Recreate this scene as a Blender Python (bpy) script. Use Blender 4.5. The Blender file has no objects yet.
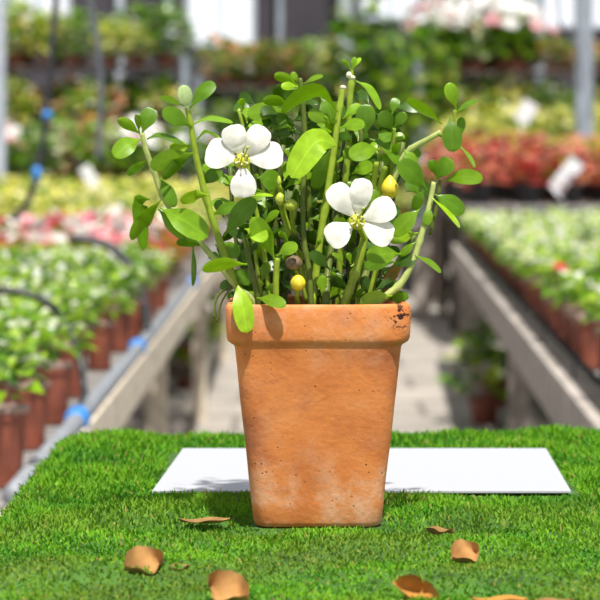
import bpy, math, random
import numpy as np
from mathutils import Vector, Matrix
random.seed(7)
R = math.radians
scene = bpy.context.scene
col = scene.collection
F = 2128.0; HY = 155.0; ZC = 1.25          # focal length in px, horizon row, camera height

def P(px, py, Y):
    return Vector(((px-300)/F*Y, Y, ZC-(py-HY)/F*Y))

# ------------------------------------------------------------------ materials
MATS = {}
def new_mat(name):
    m = bpy.data.materials.new(name); m.use_nodes = True
    nt = m.node_tree; nt.nodes.clear()
    out = nt.nodes.new('ShaderNodeOutputMaterial')
    MATS[name] = m
    return m, nt, out
def N(nt, t, **kw):
    n = nt.nodes.new(t)
    for k, v in kw.items():
        if k in n.inputs: n.inputs[k].default_value = v
        else: setattr(n, k, v)
    return n
def L(nt, a, b): nt.links.new(a, b)
def c4(c): return (c[0], c[1], c[2], 1)
def ramp(nt, stops, fac=None):
    r = nt.nodes.new('ShaderNodeValToRGB'); e = r.color_ramp.elements
    while len(e) < len(stops): e.new(.5)
    for el, (p, c) in zip(e, stops): el.position = p; el.color = c4(c)
    if fac is not None: L(nt, fac, r.inputs[0])
    return r
def simple(name, colr, rough=.6, var=.25, scale=30, metallic=0, bump=0, coat=0):
    m, nt, out = new_mat(name)
    tc = N(nt, 'ShaderNodeTexCoord'); nz = N(nt, 'ShaderNodeTexNoise', Scale=scale, Detail=4)
    L(nt, tc.outputs['Object'], nz.inputs['Vector'])
    lo = tuple(x*(1-var) for x in colr); hi = tuple(min(1, x*(1+var)) for x in colr)
    r = ramp(nt, [(.3, lo), (.7, hi)], nz.outputs[0])
    b = N(nt, 'ShaderNodeBsdfPrincipled', Roughness=rough, Metallic=metallic)
    L(nt, r.outputs[0], b.inputs['Base Color'])
    if bump:
        bp = N(nt, 'ShaderNodeBump', Strength=bump, Distance=.002)
        L(nt, nz.outputs[0], bp.inputs['Height']); L(nt, bp.outputs[0], b.inputs['Normal'])
    L(nt, b.outputs[0], out.inputs[0])
    return m

def leaf_mat(name, base, trans, tw=.35, rough=.35, rand=.25, uvrib=True):
    m, nt, out = new_mat(name)
    oi = N(nt, 'ShaderNodeObjectInfo')
    geo = N(nt, 'ShaderNodeNewGeometry')
    add = N(nt, 'ShaderNodeMath', operation='ADD'); L(nt, oi.outputs['Random'], add.inputs[0]); L(nt, geo.outputs['Random Per Island'], add.inputs[1])
    fr = N(nt, 'ShaderNodeMath', operation='FRACT'); L(nt, add.outputs[0], fr.inputs[0])
    mr = N(nt, 'ShaderNodeMapRange'); mr.inputs[3].default_value = 1-rand; mr.inputs[4].default_value = 1+rand
    L(nt, fr.outputs[0], mr.inputs[0])
    tc = N(nt, 'ShaderNodeTexCoord'); nz = N(nt, 'ShaderNodeTexNoise', Scale=160, Detail=3)
    L(nt, tc.outputs['Object'], nz.inputs['Vector'])
    r = ramp(nt, [(.35, tuple(x*.82 for x in base)), (.7, tuple(x*1.15 for x in base))], nz.outputs[0])
    colr = r.outputs[0]
    if uvrib:
        uv = N(nt, 'ShaderNodeUVMap'); sp = N(nt, 'ShaderNodeSeparateXYZ'); L(nt, uv.outputs[0], sp.inputs[0])
        s1 = N(nt, 'ShaderNodeMath', operation='SUBTRACT'); L(nt, sp.outputs[0], s1.inputs[0]); s1.inputs[1].default_value = .5
        ab = N(nt, 'ShaderNodeMath', operation='ABSOLUTE'); L(nt, s1.outputs[0], ab.inputs[0])
        rr = ramp(nt, [(0, (.45,.45,.45)), (.05, (0,0,0))], ab.outputs[0])
        mx = N(nt, 'ShaderNodeMixRGB', blend_type='MIX'); L(nt, rr.outputs[0], mx.inputs[0]); L(nt, colr, mx.inputs[1])
        mx.inputs[2].default_value = c4(tuple(min(1, x*1.5+.03) for x in base)); colr = mx.outputs[0]
    ml = N(nt, 'ShaderNodeMixRGB', blend_type='MULTIPLY'); ml.inputs[0].default_value = 1
    L(nt, colr, ml.inputs[1]); L(nt, mr.outputs[0], ml.inputs[2])
    b = N(nt, 'ShaderNodeBsdfPrincipled', Roughness=rough); b.inputs['Specular IOR Level'].default_value = .45
    L(nt, ml.outputs[0], b.inputs['Base Color'])
    bp = N(nt, 'ShaderNodeBump', Strength=.25, Distance=.0006); L(nt, nz.outputs[0], bp.inputs['Height']); L(nt, bp.outputs[0], b.inputs['Normal'])
    t = N(nt, 'ShaderNodeBsdfTranslucent'); t.inputs[0].default_value = c4(trans)
    mix = N(nt, 'ShaderNodeMixShader'); mix.inputs[0].default_value = tw
    L(nt, b.outputs[0], mix.inputs[1]); L(nt, t.outputs[0], mix.inputs[2]); L(nt, mix.outputs[0], out.inputs[0])
    return m

leaf_mat('leaf_green', (.21,.37,.010), (.56,.80,.02), .42)
leaf_mat('leaf_shaded', (.12,.245,.007), (.46,.70,.012), .45)  # darker copy of the green leaf, backlit shade put into the colour
leaf_mat('leaf_inner_shaded', (.055,.13,.006), (.27,.5,.012), .35)  # inner leaves, the clump's own shade put into a much darker green
leaf_mat('leaf_bright', (.34,.54,.016), (.66,.86,.03), .40, rand=.12)
leaf_mat('leaf_pale', (.60,.75,.36), (.75,.9,.4), .35, rand=.08)
leaf_mat('leaf_withered', (.42,.22,.05), (.7,.4,.08), .35, rand=.1)
leaf_mat('stem_green', (.31,.42,.03), (.6,.75,.06), .25, rough=.4, rand=.15, uvrib=False)
leaf_mat('stem_pale', (.55,.62,.20), (.7,.8,.25), .25, rough=.4, rand=.1, uvrib=False)
leaf_mat('stem_olive', (.13,.18,.02), (.4,.45,.05), .2, rough=.5, rand=.15, uvrib=False)  # brownish green stems, darkened to carry the shade inside the clump
leaf_mat('petal_white', (.92,.90,.82), (.95,.93,.85), .25, rough=.5, rand=.02, uvrib=False)
simple('throat', (.50,.52,.02), .5, .4, 600)
simple('stamen', (.75,.72,.45), .5, .2, 500)
simple('anther', (.18,.16,.08), .6, .3, 500)
simple('bud_green', (.42,.50,.05), .4, .35, 250)
simple('bud_yellow', (.72,.58,.03), .45, .2, 250)
simple('seed_brown', (.17,.11,.06), .45, .5, 300, bump=.4)
simple('scar', (.70,.66,.45), .7, .15, 600)
simple('soil', (.035,.024,.016), .95, .6, 160, bump=1)
simple('black_plastic', (.015,.016,.02), .4, .3, 40)
simple('grey_hose', (.10,.11,.13), .4, .2, 40)
simple('grey_pipe', (.22,.235,.26), .45, .2, 40)
simple('blue_plastic', (.03,.22,.62), .4, .2, 60)
simple('brown_pot', (.24,.065,.035), .55, .3, 25)
simple('pot_lip', (.30,.19,.16), .5, .3, 30)
simple('label_white', (.78,.79,.82), .5, .04, 40)
simple('sun_wood', (.72,.63,.50), .8, .3, 14, bump=.3)  # pale wood with the sunlight on the bench edge put into its colour
simple('grey_wood', (.38,.335,.30), .85, .3, 12, bump=.3)
simple('dark_wood', (.10,.075,.06), .85, .3, 10, bump=.3)
simple('steel', (.27,.31,.36), .5, .2, 6)
simple('pale_steel', (.42,.46,.52), .5, .15, 6)
simple('wall_grey', (.045,.04,.05), .8, .35, 1.2)
simple('mesh_metal', (.30,.28,.27), .6, .2, 30)
simple('table_wood', (.22,.15,.09), .8, .3, 12)
simple('fallen_tan', (.40,.21,.065), .9, .35, 60)
simple('fallen_brown', (.27,.15,.045), .9, .35, 60)
simple('fallen_orange', (.46,.21,.035), .9, .3, 60)
simple('weed_soil', (.07,.05,.035), .95, .4, 20)

# white card
m, nt, out = new_mat('card')
b = N(nt, 'ShaderNodeBsdfPrincipled', Roughness=.55); b.inputs['Base Color'].default_value = (.43,.44,.475,1)
L(nt, b.outputs[0], out.inputs[0])

# glass
m, nt, out = new_mat('window_glass')
g = N(nt, 'ShaderNodeBsdfGlossy', Roughness=.05); t = N(nt, 'ShaderNodeBsdfTransparent'); mx = N(nt, 'ShaderNodeMixShader'); mx.inputs[0].default_value = .06
L(nt, t.outputs[0], mx.inputs[1]); L(nt, g.outputs[0], mx.inputs[2]); L(nt, mx.outputs[0], out.inputs[0])

# palette foliage (leaf colours stored per leaf)
m, nt, out = new_mat('foliage_mixed')
at = N(nt, 'ShaderNodeAttribute', attribute_name='leafcol')
b = N(nt, 'ShaderNodeBsdfPrincipled', Roughness=.24)
L(nt, at.outputs['Color'], b.inputs['Base Color'])
t = N(nt, 'ShaderNodeBsdfTranslucent'); L(nt, at.outputs['Color'], t.inputs[0])
mx = N(nt, 'ShaderNodeMixShader'); mx.inputs[0].default_value = .42
L(nt, b.outputs[0], mx.inputs[1]); L(nt, t.outputs[0], mx.inputs[2]); L(nt, mx.outputs[0], out.inputs[0])

# moss blades
m, nt, out = new_mat('moss_blades')
at = N(nt, 'ShaderNodeAttribute', attribute_name='leafcol')
b = N(nt, 'ShaderNodeBsdfPrincipled', Roughness=.6); b.inputs['Specular IOR Level'].default_value = .25
L(nt, at.outputs['Color'], b.inputs['Base Color'])
t = N(nt, 'ShaderNodeBsdfTranslucent'); L(nt, at.outputs['Color'], t.inputs[0])
mx = N(nt, 'ShaderNodeMixShader'); mx.inputs[0].default_value = .3
L(nt, b.outputs[0], mx.inputs[1]); L(nt, t.outputs[0], mx.inputs[2]); L(nt, mx.outputs[0], out.inputs[0])
simple('moss_base', (.045,.12,.012), .9, .5, 45, bump=.5)

# floor pavers
m, nt, out = new_mat('floor_concrete')
tc = N(nt, 'ShaderNodeTexCoord'); br = N(nt, 'ShaderNodeTexBrick', Scale=1.0)
br.inputs['Color1'].default_value = (.42,.38,.34,1); br.inputs['Color2'].default_value = (.36,.33,.30,1); br.inputs['Mortar'].default_value = (.20,.18,.16,1)
br.inputs['Brick Width'].default_value = .6; br.inputs['Row Height'].default_value = .6; br.inputs['Mortar Size'].default_value = .02
nz = N(nt, 'ShaderNodeTexNoise', Scale=2.5, Detail=6)
L(nt, tc.outputs['Object'], br.inputs[0]); L(nt, tc.outputs['Object'], nz.inputs[0])
r = ramp(nt, [(.3, (.7,.7,.7)), (.7, (1.1,1.08,1.05))], nz.outputs[0])
ml = N(nt, 'ShaderNodeMixRGB', blend_type='MULTIPLY'); ml.inputs[0].default_value = 1
L(nt, br.outputs[0], ml.inputs[1]); L(nt, r.outputs[0], ml.inputs[2])
b = N(nt, 'ShaderNodeBsdfPrincipled', Roughness=.85); L(nt, ml.outputs[0], b.inputs[0]); L(nt, b.outputs[0], out.inputs[0])

# terracotta
m, nt, out = new_mat('terracotta')
tc = N(nt, 'ShaderNodeTexCoord'); O = tc.outputs['Object']
n1 = N(nt, 'ShaderNodeTexNoise', Scale=22, Detail=5, Roughness=.6); L(nt, O, n1.inputs[0])
r1 = ramp(nt, [(.28, (.52,.15,.040)), (.5, (.68,.225,.062)), (.75, (.76,.30,.10))], n1.outputs[0])
# darker burnt smears
mp = N(nt, 'ShaderNodeMapping'); mp.inputs['Location'].default_value = (.05,.3,.02); mp.inputs['Scale'].default_value = (1,1,1.6); mp.inputs['Rotation'].default_value = (0,.6,0); L(nt, O, mp.inputs[0])
n2 = N(nt, 'ShaderNodeTexNoise', Scale=17, Detail=4); L(nt, mp.outputs[0], n2.inputs[0])
r2 = ramp(nt, [(.52, (0,0,0)), (.70, (.85,.85,.85))], n2.outputs[0])
mxa = N(nt, 'ShaderNodeMixRGB'); L(nt, r2.outputs[0], mxa.inputs[0]); L(nt, r1.outputs[0], mxa.inputs[1]); mxa.inputs[2].default_value = (.40,.12,.05,1)
# pale lime bloom, mostly low on the pot
sp = N(nt, 'ShaderNodeSeparateXYZ'); L(nt, O, sp.inputs[0])
lowz = ramp(nt, [(0, (.95,.95,.95)), (.03, (.8,.8,.8)), (.06, (.22,.22,.22)), (.1, (.12,.12,.12)), (.165,(.45,.45,.45))], sp.outputs[2])
n3 = N(nt, 'ShaderNodeTexNoise', Scale=34, Detail=7, Roughness=.68); L(nt, O, n3.inputs[0])
r3 = ramp(nt, [(.48, (0,0,0)), (.70, (.9,.9,.9))], n3.outputs[0])
mm = N(nt, 'ShaderNodeMath', operation='MULTIPLY'); L(nt, lowz.outputs[0], mm.inputs[0]); L(nt, r3.outputs[0], mm.inputs[1])
mxb = N(nt, 'ShaderNodeMixRGB'); L(nt, mm.outputs[0], mxb.inputs[0]); L(nt, mxa.outputs[0], mxb.inputs[1]); mxb.inputs[2].default_value = (.80,.52,.36,1)
# dark pits
vo = N(nt, 'ShaderNodeTexVoronoi', Scale=170, Randomness=1); L(nt, O, vo.inputs[0])
pit = ramp(nt, [(.06, (1,1,1)), (.17, (0,0,0))], vo.outputs['Distance'])
n4 = N(nt, 'ShaderNodeTexNoise', Scale=40); L(nt, O, n4.inputs[0])
r4 = ramp(nt, [(.50, (0,0,0)), (.62, (1,1,1))], n4.outputs[0])
pm = N(nt, 'ShaderNodeMath', operation='MULTIPLY'); L(nt, pit.outputs[0], pm.inputs[0]); L(nt, r4.outputs[0], pm.inputs[1])
mxc = N(nt, 'ShaderNodeMixRGB'); L(nt, pm.outputs[0], mxc.inputs[0]); L(nt, mxb.outputs[0], mxc.inputs[1]); mxc.inputs[2].default_value = (.20,.06,.025,1)
# cracked dark mark by the right end of the rim
ds = N(nt, 'ShaderNodeVectorMath', operation='DISTANCE'); L(nt, O, ds.inputs[0]); ds.inputs[1].default_value = (.0625,-.054,.163)
rd = ramp(nt, [(.007, (1,1,1)), (.013, (0,0,0))], ds.outputs['Value'])
n5 = N(nt, 'ShaderNodeTexNoise', Scale=210, Detail=3); L(nt, O, n5.inputs[0])
r5 = ramp(nt, [(.53, (0,0,0)), (.58, (1,1,1))], n5.outputs[0])
cm = N(nt, 'ShaderNodeMath', operation='MULTIPLY'); L(nt, rd.outputs[0], cm.inputs[0]); L(nt, r5.outputs[0], cm.inputs[1])
mxd = N(nt, 'ShaderNodeMixRGB'); L(nt, cm.outputs[0], mxd.inputs[0]); L(nt, mxc.outputs[0], mxd.inputs[1]); mxd.inputs[2].default_value = (.05,.015,.01,1)
b = N(nt, 'ShaderNodeBsdfPrincipled', Roughness=.75); b.inputs['Specular IOR Level'].default_value = .25
L(nt, mxd.outputs[0], b.inputs[0])
n6 = N(nt, 'ShaderNodeTexNoise', Scale=260, Detail=5); L(nt, O, n6.inputs[0])
sb = N(nt, 'ShaderNodeMath', operation='SUBTRACT'); L(nt, n6.outputs[0], sb.inputs[0]); L(nt, pm.outputs[0], sb.inputs[1])
sb2 = N(nt, 'ShaderNodeMath', operation='SUBTRACT'); L(nt, sb.outputs[0], sb2.inputs[0]); L(nt, cm.outputs[0], sb2.inputs[1])
bp = N(nt, 'ShaderNodeBump', Strength=.35, Distance=.0012); L(nt, sb2.outputs[0], bp.inputs['Height']); L(nt, bp.outputs[0], b.inputs['Normal'])
L(nt, b.outputs[0], out.inputs[0])

# ------------------------------------------------------------------ mesh helpers
class MB:
    def __init__(s): s.v = []; s.f = []; s.uv = []; s.c = []
    def add(s, vs, fs, uvs=None, colr=None):
        o = len(s.v); s.v += [tuple(v) for v in vs]; s.f += [tuple(i+o for i in f) for f in fs]
        s.uv += list(uvs) if uvs else [(.2,.2)]*len(vs)
        s.c += [colr or (1,1,1)]*len(fs)
    def box(s, a, b, colr=None):
        (x0,y0,z0), (x1,y1,z1) = a, b
        s.add([(x0,y0,z0),(x1,y0,z0),(x1,y1,z0),(x0,y1,z0),(x0,y0,z1),(x1,y0,z1),(x1,y1,z1),(x0,y1,z1)],
              [(0,3,2,1),(4,5,6,7),(0,1,5,4),(1,2,6,5),(2,3,7,6),(3,0,4,7)], colr=colr)
    def tube(s, pts, rad, n=8, cap=True):
        pts = [Vector(p) for p in pts]; k = len(pts)
        rad = rad if isinstance(rad, (list, tuple)) else [rad]*k
        vs = []; prev = None
        for i, p in enumerate(pts):
            t = (pts[min(i+1,k-1)]-pts[max(i-1,0)]).normalized()
            if prev is None:
                a = t.orthogonal().normalized()
            else:
                a = (prev - t*prev.dot(t)).normalized()
            prev = a; bb = t.cross(a)
            for j in range(n):
                an = 2*math.pi*j/n
                vs.append(p + (a*math.cos(an)+bb*math.sin(an))*rad[i])
        fs = [(i*n+j, i*n+(j+1)%n, (i+1)*n+(j+1)%n, (i+1)*n+j) for i in range(k-1) for j in range(n)]
        if cap: fs += [tuple(range(n-1,-1,-1)), tuple((k-1)*n+j for j in range(n))]
        s.add(vs, fs)
    def lathe(s, prof, n=16, c=(0,0,0)):
        vs = [(c[0]+r*math.cos(2*math.pi*j/n), c[1]+r*math.sin(2*math.pi*j/n), c[2]+z) for r, z in prof for j in range(n)]
        fs = [(i*n+j, i*n+(j+1)%n, (i+1)*n+(j+1)%n, (i+1)*n+j) for i in range(len(prof)-1) for j in range(n)]
        fs += [tuple(range(n-1,-1,-1)), tuple((len(prof)-1)*n+j for j in range(n))]
        s.add(vs, fs)
    def blob(s, c, rx, ry, rz, nu=10, nv=7, point=0, jit=0):
        c = Vector(c); vs = [c+Vector((0,0,-rz))]
        for i in range(1, nv):
            th = math.pi*i/nv; sr = math.sin(th)
            if i > nv/2 and point: sr *= 1-point*(i-nv/2)/(nv/2)
            for j in range(nu):
                an = 2*math.pi*j/nu; q = 1+random.uniform(-jit, jit)
                vs.append(c+Vector((rx*sr*math.cos(an)*q, ry*sr*math.sin(an)*q, -rz*math.cos(th))))
        vs.append(c+Vector((0,0,rz)))
        fs = [(0, 1+(j+1)%nu, 1+j) for j in range(nu)]
        for i in range(nv-2):
            a = 1+i*nu
            fs += [(a+j, a+(j+1)%nu, a+nu+(j+1)%nu, a+nu+j) for j in range(nu)]
        a = 1+(nv-2)*nu; fs += [(a+j, a+(j+1)%nu, len(vs)-1) for j in range(nu)]
        s.add(vs, fs)
    def mesh(s, name, mat, smooth=True, origin=None, cols=False):
        me = bpy.data.meshes.new(name)
        o = Vector(origin) if origin is not None else Vector((0,0,0))
        me.from_pydata([tuple(Vector(v)-o) for v in s.v], [], s.f)
        uvl = me.uv_layers.new(name='UVMap')
        idx = np.empty(len(me.loops), np.int32); me.loops.foreach_get('vertex_index', idx)
        uvl.data.foreach_set('uv', np.array(s.uv, np.float32)[idx].ravel())
        if cols:
            ca = me.attributes.new('leafcol', 'FLOAT_COLOR', 'FACE')
            arr = np.ones((len(s.f), 4), np.float32); arr[:, :3] = np.array(s.c, np.float32)
            ca.data.foreach_set('color', arr.ravel())
        if smooth: me.polygons.foreach_set('use_smooth', [True]*len(me.polygons))
        me.materials.append(MATS[mat]); me.update()
        return me
    def build(s, name, mat, parent=None, smooth=True, origin=None, cols=False):
        """mesh given in the parent's local space"""
        o = bpy.data.objects.new(name, s.mesh(name, mat, smooth, origin, cols)); col.objects.link(o)
        if origin is not None: o.location = origin
        if parent: o.parent = parent
        return o
def mobj(name, me, parent=None, loc=(0,0,0)):
    o = bpy.data.objects.new(name, me); col.objects.link(o); o.location = loc
    if parent: o.parent = parent
    return o
def tag(o, label=None, cat=None, group=None, kind=None):
    if label: o['label'] = label
    if cat: o['category'] = cat
    if group: o['group'] = group
    if kind: o['kind'] = kind
    return o
def empty(name, loc=(0,0,0), rz=0):
    o = bpy.data.objects.new(name, None); col.objects.link(o); o.location = loc; o.rotation_euler = (0,0,rz)
    o.empty_display_size = .05
    return o
def dup(root, loc, rz=0, sc=1, label=None, group=None, cat=None):
    r = root.copy(); col.objects.link(r); r.location = loc; r.rotation_euler = (0,0,rz); r.scale = (sc,sc,sc)
    for ch in root.children:
        c = ch.copy(); col.objects.link(c); c.parent = r
        for g in ch.children:
            d = g.copy(); col.objects.link(d); d.parent = c
    tag(r, label, cat, group)
    return r
def smooth_path(pts, sub=5):
    """Catmull-Rom through points (tuples of any length)"""
    pts = [np.array(p, float) for p in pts]; out = []
    for i in range(len(pts)-1):
        p0 = pts[max(i-1,0)]; p1 = pts[i]; p2 = pts[i+1]; p3 = pts[min(i+2,len(pts)-1)]
        for k in range(sub):
            t = k/sub
            out.append(.5*((2*p1)+(-p0+p2)*t+(2*p0-5*p1+4*p2-p3)*t*t+(-p0+3*p1-3*p2+p3)*t**3))
    out.append(pts[-1]); return out

VIEW = Vector((0,-1,.25)).normalized()
def sstep(a, b, x):
    t = min(1, max(0, (x-a)/(b-a))); return t*t*(3-2*t)
def leaf_geo(mb, pts, W, roll=0, cup=.18, thick=.0006, nt=12, colr=None, petiole=.16, rnd=.62, peak=1.3, offs=Vector((0,0,0))):
    """a thick spoon shaped leaf along the points; closed lens cross-section"""
    path = smooth_path([tuple(p) for p in pts], 6); k = len(path)
    us = [-1,-.6,-.25,.25,.6,1]
    us = [-1,-.55,0,.55,1]
    path = [Vector(p) for p in path]
    tops = []; bots = []; uvs = []
    for i in range(nt+1):
        t = i/nt; q = t*(k-1); a = int(min(q, k-2)); fr = q-a
        c = path[a].lerp(path[a+1], fr)
        T = (path[min(a+2,k-1)]-path[max(a-1,0)]).normalized()
        S = T.cross(VIEW)
        S = S.normalized() if S.length > 1e-4 else Vector((1,0,0))
        D = S.cross(T).normalized()
        side = S*math.cos(roll)+D*math.sin(roll); nn = side.cross(T).normalized()
        if nn.z < 0 and abs(nn.z) > .3: nn = -nn
        pr = max(0, math.sin(math.pi*min(1, t)**peak))**rnd * (petiole+(1-petiole)*sstep(0,.5,t))
        hw = max(W/2*pr, (.0007 if t < .5 else .0001))
        row_t = []; row_b = []
        for u in us:
            base = c + side*hw*u + nn*(cup*hw*u*u) + offs
            h = thick*(1-u*u)*(1 if t < .97 else .3)
            row_t.append(base+nn*h); row_b.append(base-nn*h)
        tops.append(row_t); bots.append(row_b)
    n = len(us); vs = []; uvl = []
    for i, r in enumerate(tops):
        for j, v in enumerate(r): vs.append(v); uvl.append((.5+us[j]/2, i/nt))
    nb = len(vs)
    for i, r in enumerate(bots):
        for j, v in enumerate(r): vs.append(v); uvl.append((.5+us[j]/2, i/nt))
    fs = []
    for i in range(nt):
        for j in range(n-1):
            a = i*n+j
            fs.append((a, a+1, a+n+1, a+n)); fs.append((nb+a, nb+a+n, nb+a+n+1, nb+a+1))
    mb.add(vs, fs, uvl, colr)

# ------------------------------------------------------------------ the setting
mb = MB(); mb.box((-9,-1,-.06), (9,32,0)); tag(mb.build('floor', 'floor_concrete', smooth=False), kind='structure')

# back wall of the greenhouse with window openings
WY = 27.0
wins = [(-1.46,-.56,2.62,3.7), (-3.75,-2.9,2.95,3.7), (.75,1.55,2.95,3.7), (2.9,4.1,2.85,3.7)]
mb = MB()
xs = sorted(wins); x = -9.0
for (a,b_,z0,z1) in xs:
    mb.box((x,WY,0),(a,WY+.12,4.4)); mb.box((a,WY,0),(b_,WY+.12,z0)); mb.box((a,WY,z1),(b_,WY+.12,4.4)); x = b_
mb.box((x,WY,0),(9,WY+.12,4.4))
tag(mb.build('wall_back', 'wall_grey', smooth=False), kind='structure')
for i, (a,b_,z0,z1) in enumerate(xs):
    f = MB()
    for (p,q) in (((a,WY-.04,z0),(a+.06,WY+.1,z1)),((b_-.06,WY-.04,z0),(b_,WY+.1,z1)),((a+.06,WY-.04,z0),(b_-.06,WY+.1,z0+.06)),((a+.06,WY-.04,z1-.06),(b_-.06,WY+.1,z1)),
                  (((a+b_)/2-.02,WY-.02,z0+.06),((a+b_)/2+.02,WY+.06,z1-.06))): f.box(p,q)
    w = f.build('window_%d' % (i+1), 'pale_steel', smooth=False); tag(w, kind='structure')
    g = MB(); g.box((a+.06,WY+.02,z0+.06),(b_-.06,WY+.03,z1-.06)); g.build('pane', 'window_glass', w, smooth=False)
# mullions / steel posts of the frame
k = 0
def post(px, Y, w, mat, z1=4.2):
    global k; k += 1
    X = (px-300)/F*Y; mb = MB(); mb.box((X-w/2,Y-w/2,0),(X+w/2,Y+w/2,z1)); mb.box((X-w,Y-w,0),(X+w,Y+w,.02))
    tag(mb.build('trim_%d' % k, mat, smooth=False), kind='structure')
post(584, 17.2, .13, 'steel'); post(-1, 17.2, .10, 'pale_steel'); post(540, 24.5, .11, 'steel'); post(345, 26.6, .16, 'pale_steel')
post(280, 26.7, .07, 'steel'); post(423, 26.7, .09, 'steel'); post(482, 26.0, .06, 'steel'); post(120, 26.7, .09, 'pale_steel'); post(168, 26.7, .08, 'steel')
# roof beam the irrigation lines hang from (above the frame) and its two posts
mb = MB(); mb.box((-2.6,7.94,2.55),(2.6,8.06,2.67))
mb.box((-2.6,7.95,0),(-2.5,8.05,2.55)); mb.box((2.5,7.95,0),(2.6,8.05,2.55))
tag(mb.build('trim_20', 'steel', smooth=False), kind='structure')

# ------------------------------------------------------------------ benches
def bench(label, A, B, width, side, ztop, beam_mat, legs, slat=.07, panel=None):
    """A,B: inner top edge ends (x,y); the bench extends to `side` (-1 left / +1 right)"""
    A = Vector((A[0],A[1],0)); B = Vector((B[0],B[1],0)); d = (B-A); Ln = d.length; d.normalize()
    s = Vector((d.y,-d.x,0)); s = s if s.x*side > 0 else -s
    rz = math.atan2(-d.x, d.y)                       # local +y runs along the bench
    root = empty('plant_bench', A, rz); tag(root, label, 'bench')
    w = width*side
    def bx(m, x0, y0, z0, x1, y1, z1): m.box((min(x0*side,x1*side),y0,z0),(max(x0*side,x1*side),y1,z1))
    m = MB(); n = int(Ln/slat)
    for i in range(n): bx(m, .03, i*slat, ztop-.022, width-.03, i*slat+slat*.55, ztop-.004)
    for xx in (.2, width*.5, width-.2): bx(m, xx-.02, 0, ztop-.05, xx+.02, Ln, ztop-.022)
    m.build('slat_top', 'mesh_metal', root, smooth=False)
    m = MB(); bx(m, 0, 0, ztop-(.12 if side > 0 else .095), .03, Ln, ztop+.004); m.build('front_beam', beam_mat, root, smooth=False)
    m = MB(); bx(m, width-.03, 0, ztop-.085, width, Ln, ztop+.004); m.build('rear_beam', beam_mat, root, smooth=False)
    for y in legs:
        for xx in (.031, width-.1):
            m = MB(); bx(m, xx, y-.04, 0, xx+.065, y+.04, ztop-.05); m.build('leg', beam_mat, root, smooth=False)
        m = MB(); bx(m, .03, y-.025, .2, width-.03, y+.025, .27); m.build('cross_brace', 'dark_wood', root, smooth=False)
    if panel:
        m = MB()
        for (y0,y1) in panel:
            yy = y0
            while yy < y1: bx(m, .5, yy, .02, .53, min(y1,yy+.14), ztop-.09); yy += .15
        m.build('side_board', 'dark_wood', root, smooth=False)
    return root
ZB = .72
bench('long slatted bench with pale sunlit wooden edge, left of the aisle', (-.408,3.1), (-.408,15.6), 2.3, -1, ZB, 'sun_wood', [.3,3.9,6.9,9.9,12.2], panel=[(.2,12.3)])
RA = (.545,3.4); RB = (.90,12.6)
bench('long slatted bench with weathered grey wooden edge, right of the aisle', RA, RB, 2.2, 1, ZB, 'grey_wood', [.3,4.05,7.4,9.0], panel=[(.2,9.0)])
bench('raised bench of red coleus behind the right aisle bench', (1.02,13.6), (1.05,16.6), 2.4, 1, .93, 'dark_wood', [.1,1.5,2.9], panel=[(0,3)])
# cross bench closing the aisle
root = empty('plant_bench', (0,16.0,0)); tag(root, 'low boarded bench closing the far end of the aisle', 'bench')
m = MB(); 
for i in range(9): m.box((-.85, i*.11, .70),(1.0, i*.11+.09, .72))
m.build('slat_top', 'mesh_metal', root, smooth=False)
for x0 in (-.83,-.62,.62,.86):
    m = MB(); m.box((x0,0,0),(x0+.12,.05,.70)); m.build('leg', 'grey_wood', root, smooth=False)
m = MB()
for i in range(8): m.box((-.66+.16*i,.25,.02),(-.66+.16*i+.15,.28,.69))
m.build('back_board', 'dark_wood', root, smooth=False)

# irrigation pipe along the left bench edge
root = empty('irrigation_pipe', (-.432,3.2,ZB+.018)); tag(root, 'grey irrigation pipe lying along the left bench edge', 'pipe')
m = MB(); m.tube([(0,0,0),(.004,3,0),(-.004,6,0),(0,9.5,0)], .017, 10); m.build('pipe', 'grey_pipe', root)
for yy in (.93, 2.45, 5.3):
    m = MB(); m.tube([(0,yy-.05,0),(0,yy-.02,0),(0,yy+.02,0),(0,yy+.05,0)], [.0195,.025,.025,.0195], 10)
    tag(m.build('pipe_fitting', 'blue_plastic', root), 'blue pipe fitting')
def hose(name, label, cat, pts, Y, w, mat, fit=None, n=8):
    ws = [P(p[0],p[1],p[2] if len(p) > 2 else Y) for p in pts]
    path = smooth_path([tuple(p) for p in ws], 6)
    root = MB(); root.tube([Vector(p)-ws[0] for p in path], w/2, n)
    o = root.build(name, mat, loc_parent) if False else root.build(name, mat)
    o.location = ws[0]; tag(o, label, cat)
    for (q, r) in (fit or []):
        f = MB(); c = P(q[0],q[1],Y)-ws[0]; f.tube([c+Vector((.1*r,0,r)), c, c-Vector((.1*r,0,r))], [w*.6,w*.72,w*.6], 8)
        tag(f.build('clip', 'blue_plastic', o), 'blue clip on the hose')
    return o
hose('drip_hose', 'thick dark hose arching over the nearest left plants down to the pipe', 'hose', [(-40,300,4.5),(0,291,4.5),(28,294,4.5),(52,307,4.5),(70,332,4.5),(81,365,4.45),(84,395,4.4),(80,408,4.2)], 4.5, .016, 'black_plastic')
hose('drip_hose', 'black hose arching between pink flowers and white leaved plants', 'hose', [(70,240,6.4),(88,240,6.4),(112,248,6.4),(131,270,6.35),(143,300,6.3),(147,330,6.0)], 6.3, .028, 'black_plastic')
hose('drip_hose', 'thin black hose curling past the frontmost brown pot', 'hose', [(-30,428,3.85),(0,431,3.85),(14,438,3.85),(24,452,3.85),(28,465,3.85)], 3.85, .009, 'black_plastic')
hose('drip_hose', 'grey hose lying among the leaves near the left edge', 'hose', [(-40,302,5.1),(0,310,5.1),(20,316,5.1),(34,326,5.1)], 5.1, .014, 'grey_hose')
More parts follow.
